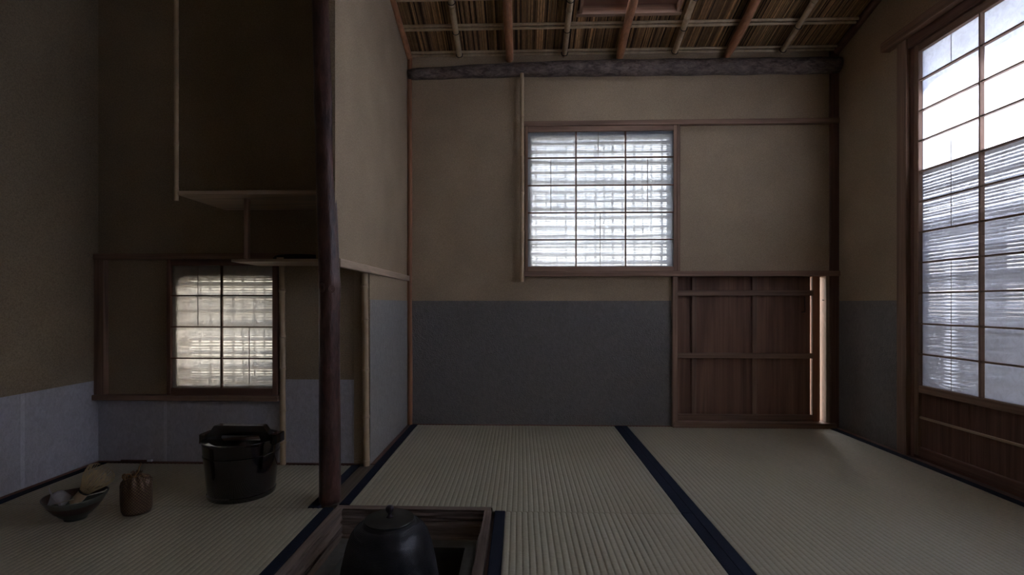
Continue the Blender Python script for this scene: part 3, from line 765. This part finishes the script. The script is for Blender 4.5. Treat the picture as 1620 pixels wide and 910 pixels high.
o = bpy.data.objects.new('hail_dots', me); COL.objects.link(o); o.parent = ket; o['kind'] = 'stuff'; WL[o.name] = org
bm = bmesh.new(); lathe(bm, (KX, KY, 0), [(0, .0560), (.0545, .0560), (.0570, .0585), (.0572, .0605), (.0560, .0620), (.050, .0622), (.030, .0640), (.012, .0652), (0, .0655)], 56)
lid = mk('lid', bm, M_bronze, ket, smooth='angle')
bm = bmesh.new(); lathe(bm, (KX + .001, KY, 0), [(0, .0655), (.0088, .0655), (.0068, .0675), (.0042, .0700), (.0042, .0735), (.0075, .0770), (.0096, .0820), (.0090, .0875), (.0060, .0912), (0, .0925)], 24)
mk('lid_knob', bm, plain('knob_bronze', (.05, .04, .055), .28, .7), lid, smooth=True)
for sg in (1, -1):                       # ring lugs front and back
    bm = bmesh.new(); a0 = R(-97 if sg > 0 else 83); ca, sa = math.cos(a0), math.sin(a0)
    rb_, zb_ = .1060, -.046
    c = Vector((KX + rb_ * ca, KY + rb_ * sa, zb_)); tt = Vector((-sa, ca, 0)); oo = Vector((ca, sa, 0))
    tube(bm, [c + tt * .009 - oo * .005, c + tt * .0095 + oo * .006 + Vector((0, 0, .006)), c + tt * .004 + oo * .013 + Vector((0, 0, .012)), c - tt * .004 + oo * .013 + Vector((0, 0, .012)), c - tt * .0095 + oo * .006 + Vector((0, 0, .006)), c - tt * .009 - oo * .005], [.006, .006, .0055, .0055, .006, .006], 10)
    mk('ring_lug', bm, M_iron, ket, smooth=True)

# ------------------------------------------------------------------ black lacquer water pail
PXc, PYc = -.821, 1.452
pail = empty('lacquer_pail', (PXc, PYc, 0), 'glossy black lacquer water pail with raised handle standing on the tatami', 'pail')
bm = bmesh.new(); prof = [(0, .004), (.083, .004), (.0835, 0), (.090, 0), (.0915, .004), (.0920, .012), (.0905, .014), (.0955, .070), (.1000, .118), (.1020, .119), (.1024, .123), (.1008, .125), (.1040, .154), (.1052, .160), (.1045, .163), (.1000, .1630), (.0985, .157), (0, .157)]
lathe(bm, (PXc, PYc, 0), prof, 72); mk('tub', bm, M_lacquer, pail, smooth='angle')
bm = bmesh.new(); box(bm, PXc - .094, PXc + .094, PYc - .0006, PYc + .0006, .1571, .1600); lathe(bm, (PXc, PYc, 0), [(0, .1572), (.0965, .1572), (.0965, .1602), (.092, .1612), (0, .1612)], 60)
mk('lid', bm, M_lacquer, pail, smooth='angle')
for sg in (-1, 1):
    bm = bmesh.new(); xa = PXc + sg * .094; xb = PXc + sg * .115
    box(bm, xa, xb, PYc - .026, PYc + .026, .148, .177, .0025)
    o = mk('ear', bm, M_lacquer, pail)
bm = bmesh.new()                                       # arched carrying handle
HP = [(-.097, .160), (-.089, .178), (-.073, .2005), (-.069, .202), (.069, .202), (.073, .2005), (.089, .178), (.097, .160), (.066, .160), (.060, .173), (-.060, .173), (-.066, .160)]
quads = [(0, 1, 10, 11), (1, 2, 3, 10), (3, 4, 9, 10), (4, 5, 6, 9), (6, 7, 8, 9)]
hv = [[bm.verts.new((PXc + px, PYc + yy, pz)) for px, pz in HP] for yy in (-.020, .004)]
for q in quads:
    bm.faces.new([hv[0][i] for i in q]); bm.faces.new([hv[1][i] for i in q][::-1])
for i in range(len(HP)):
    j = (i + 1) % len(HP); bm.faces.new((hv[0][i], hv[1][i], hv[1][j], hv[0][j]))
bmesh.ops.recalc_face_normals(bm, faces=bm.faces)
mk('handle', bm, M_lacquer, pail)

# ------------------------------------------------------------------ tea bowl with cloth, whisk and scoop
BX, BY = -1.153, 1.262
bm = bmesh.new(); pr = [(0, .004), (.018, .003), (.0195, 0), (.024, 0), (.0255, .006), (.036, .014), (.049, .029), (.0595, .044), (.0680, .058), (.0688, .0610), (.0668, .0612)]
rings = lathe(bm, (BX, BY, 0), pr, 56)
for v in bm.verts:                                       # gently uneven rim
    a = math.atan2(v.co.y - BY, v.co.x - BX); v.co.z += .0022 * math.sin(2 * a + .7) * (v.co.z / .06) ** 2
bowl = mk('tea_bowl', bm, M_bowl, label='wide dark grey ceramic tea bowl on the left tatami holding whisk and cloth', cat='bowl', smooth='angle')
bm = bmesh.new(); lathe(bm, (BX, BY, 0), [(.0668, .0612), (.0650, .0580), (.0575, .040), (.046, .024), (.030, .013), (0, .009)], 56)
for v in bm.verts:
    a = math.atan2(v.co.y - BY, v.co.x - BX); v.co.z += .0022 * math.sin(2 * a + .7) * (v.co.z / .06) ** 2
mk('glazed_inside', bm, M_bowl_in, bowl, smooth=True)
# folded linen
bm = bmesh.new(); n = 14; rows = []
for i in range(n + 1):
    u = i / n; row = []
    for j in range(7):
        v = j / 6
        x = BX - .052 + .052 * u; yv = BY - .030 + .010 * math.sin(u * 5 + v * 3) + .014 * v
        z = .036 + .046 * v * (1 - .30 * u) + .006 * math.sin(u * 9 + v * 2)
        row.append(bm.verts.new((x - .006 * v, yv + .012 * math.sin(u * 3.3) * (1 - v), z)))
    rows.append(row)
for i in range(n):
    for j in range(6): bm.faces.new((rows[i][j], rows[i][j + 1], rows[i + 1][j + 1], rows[i + 1][j]))
r = bmesh.ops.solidify(bm, geom=bm.faces[:], thickness=.002)
mk('linen_cloth', bm, M_white, label='folded white linen cloth tucked into the left side of the tea bowl', cat='cloth', smooth=True)
# bamboo whisk
ws = Vector((BX + .022, BY - .030, .050)); wd = Vector((.50, .20, .68)).normalized()
wk = empty('tea_whisk', ws, 'bamboo tea whisk leaning out of the tea bowl with its tines up', 'whisk')
bm = bmesh.new(); tube(bm, [ws, ws + wd * .001, ws + wd * .028, ws + wd * .036], [.0105, .0115, .0118, .0122], 20); mk('handle', bm, M_bamboo, wk, smooth='angle')
ua = wd.cross(Vector((0, 0, 1))).normalized(); ub = ua.cross(wd)
bm = bmesh.new()
for h in (.0345, .0365, .0385):
    tube(bm, [ws + wd * h + ua * math.cos(a) * .0125 + ub * math.sin(a) * .0125 for a in [2 * math.pi * j / 20 for j in range(21)]], .0011, 6, False)
mk('black_thread', bm, M_black, wk, smooth=True, label='black binding thread')
bm = bmesh.new()
for lay_, (nn, rmax, hh) in enumerate(((38, .0340, .100), (16, .0165, .094))):
    for k in range(nn):
        a = 2 * math.pi * k / nn + random.uniform(-.03, .03); e = ua * math.cos(a) + ub * math.sin(a); pts = []
        rm = rmax * random.uniform(.93, 1.05)
        for t in (0, .2, .4, .6, .78, .9, .97, 1.0):
            rr_ = .0115 + (rm - .0115) * math.sin(min(1, t * 1.12) * math.pi / 2) ** 1.3
            if t > .9: rr_ -= (t - .9) * .07
            pts.append(ws + wd * (.036 + (hh - .036) * t) + e * rr_)
        tube(bm, pts, [.0010, .0009, .0008, .0008, .00075, .0007, .0007, .0006], 4)
mk('tines', bm, plain('whisk_bamboo', (.62, .46, .25), .5), wk, smooth=True, kind='stuff')
# tea scoop across the rim
bm = bmesh.new(); a = Vector((BX + .006, BY - .0665, .0635)); b = Vector((BX + .066, BY + .012, .0665)); d = (b - a)
tube(bm, [a, a.lerp(b, .3), a.lerp(b, .6), a.lerp(b, .86), b, b + d * .06 + Vector((0, 0, .004))], [.0016, .0019, .0021, .0028, .0046, .0022], 8, flat=.45)
mk('tea_scoop', bm, plain('pale_scoop_bamboo', (.62, .56, .46), .5), label='slender pale bamboo tea scoop resting across the rim of the tea bowl', cat='scoop', smooth=True)

# ------------------------------------------------------------------ brocade pouch
GX, GY = -1.021, 1.300
bag = empty('brocade_pouch', (GX, GY, 0), 'small gold-brown brocade drawstring pouch standing right of the tea bowl', 'pouch')
bm = bmesh.new(); uvl = bm.loops.layers.uv.new('UVMap'); seg = 60
gp = [(r_ * .9, z_ * 1.03) for r_, z_ in [(0, .001), (.025, 0), (.0335, .003), (.0375, .012), (.0385, .030), (.0390, .055), (.0385, .074), (.0350, .084), (.0270, .0925), (.0150, .0975), (.0100, .1000), (.0110, .1035), (.0135, .1065)]]
rings = []
for r, z in gp:
    ring = []
    for k in range(seg):
        a = 2 * math.pi * k / seg; pl = max(0, min(1, (z - .070) / .022)); rr_ = r * (1 + .13 * pl * math.sin(a * 9)) * (1 + .03 * math.sin(2 * a + 1) + .02 * math.sin(3 * a + z * 60))
        ring.append(bm.verts.new((GX + rr_ * math.cos(a), GY + rr_ * math.sin(a), z + .002 * pl * math.cos(a * 9))))
    rings.append(ring)
for i in range(len(rings) - 1):
    for k in range(seg):
        k2 = (k + 1) % seg
        if i == 0 and gp[0][0] == 0: pass
        f = bm.faces.new((rings[i][k], rings[i][k2], rings[i + 1][k2], rings[i + 1][k]))
        for l, (u, v) in zip(f.loops, ((k, i), (k + 1, i), (k + 1, i + 1), (k, i + 1))): l[uvl].uv = (u / seg * 1.0, gp[v][1] * 4.2)
mk('bag', bm, M_brocade, bag, smooth=True)
bm = bmesh.new()
tube(bm, [(GX + math.cos(a) * .0125, GY + math.sin(a) * .0125, .1000) for a in [2 * math.pi * j / 20 for j in range(21)]], .0021, 7, False)
def loop(cx, cy, cz_, rx, rz, tilt):
    return [Vector((cx + rx * math.cos(a) * math.cos(tilt), cy + rx * math.cos(a) * math.sin(tilt), cz_ + rz * math.sin(a))) for a in [2 * math.pi * j / 18 for j in range(19)]]
tube(bm, loop(GX - .019, GY - .016, .1010, .0085, .0070, -.3), .0021, 7, False)
tube(bm, loop(GX - .008, GY - .020, .1010, .0070, .0085, .7), .0021, 7, False)
tube(bm, [(GX - .004, GY - .014, .099), (GX + .004, GY - .013, .103), (GX + .010, GY - .008, .112), (GX + .012, GY - .006, .124), (GX + .016, GY - .005, .132), (GX + .013, GY - .004, .136)], .0017, 7)
tube(bm, [(GX - .012, GY - .015, .098), (GX - .002, GY - .017, .101), (GX + .008, GY - .012, .100)], .0022, 7)
mk('drawstring', bm, M_cord, bag, smooth=True, label='knotted brown drawstring')
# thin stick by the wall
bm = bmesh.new(); tube(bm, [(-1.395, YA - .014, .0085), (-1.30, YA - .015, .009)], .0035, 8)
stk = mk('bamboo_stick', bm, cedar_dark('x'), label='thin brown stick with pale tip lying along the foot of the alcove wall', cat='stick', smooth='angle')
bm = bmesh.new(); tube(bm, [(-1.30, YA - .015, .009), (-1.282, YA - .018, .0115)], [.0035, .0042], 8); mk('pale_tip', bm, M_white, stk, smooth='angle', label='pale tip')

# ------------------------------------------------------------------ outside
bx('ground', -14, 14, -14, 16, -.6, -.45, M_ground, bev=0, kind='structure')
gw = bx('bright_backdrop_wall', -1.6, 1.6, -.05, .05, -.45, 1.35, M_backdrop, bev=0, kind='structure')  # invented wall, whitened and turned to the sun to brighten the crawl-door gap
gw.location = (3.1, 4.6, -.45); gw.rotation_euler = (0, 0, math.atan2(.8, .6))
bx('added_shade_board', XR + .057, XR + .50, -.6, 2.35, 1.60, 1.625, M_board, bev=0, kind='structure')  # unseen board added outside to shade the top row of door paper
screen = empty('shade_slats', (2.72, .4, -.45), 'brown fence of thin horizontal slats added outside to shade the tall paper doors', 'screen')  # unseen slats, added to keep sun off the lower door paper
M_screen = wood('shade_screen_wood', (.20, .15, .11), 'y', .8)
bm = bmesh.new(); zf = -.45; rf_ = random.Random(3)
while zf < 1.52:
    h = .0165 * rf_.uniform(.9, 1.1)
    for a, b in ((-1.6, 2.203), (2.225, 3.6)): box(bm, 2.70, 2.715, a, b, zf, zf + h)  # slit left open to let a narrow patch of sun through
    zf += h + .0060 * rf_.uniform(.6, 1.4)
mk('slats', bm, M_screen, screen, kind='stuff')
for yy in (-1.5, -.3, .9, 3.0): bx('screen_post', 2.73, 2.80, yy - .035, yy + .035, -.45, 1.56, cedar_dark('z'), screen)
bx('screen_post', 2.73, 2.80, 2.18, 2.25, -.45, 1.02, cedar_dark('z'), screen)
bx('screen_cap', 2.68, 2.80, -1.6, 3.6, 1.55, 1.58, cedar_dark('y'), screen)
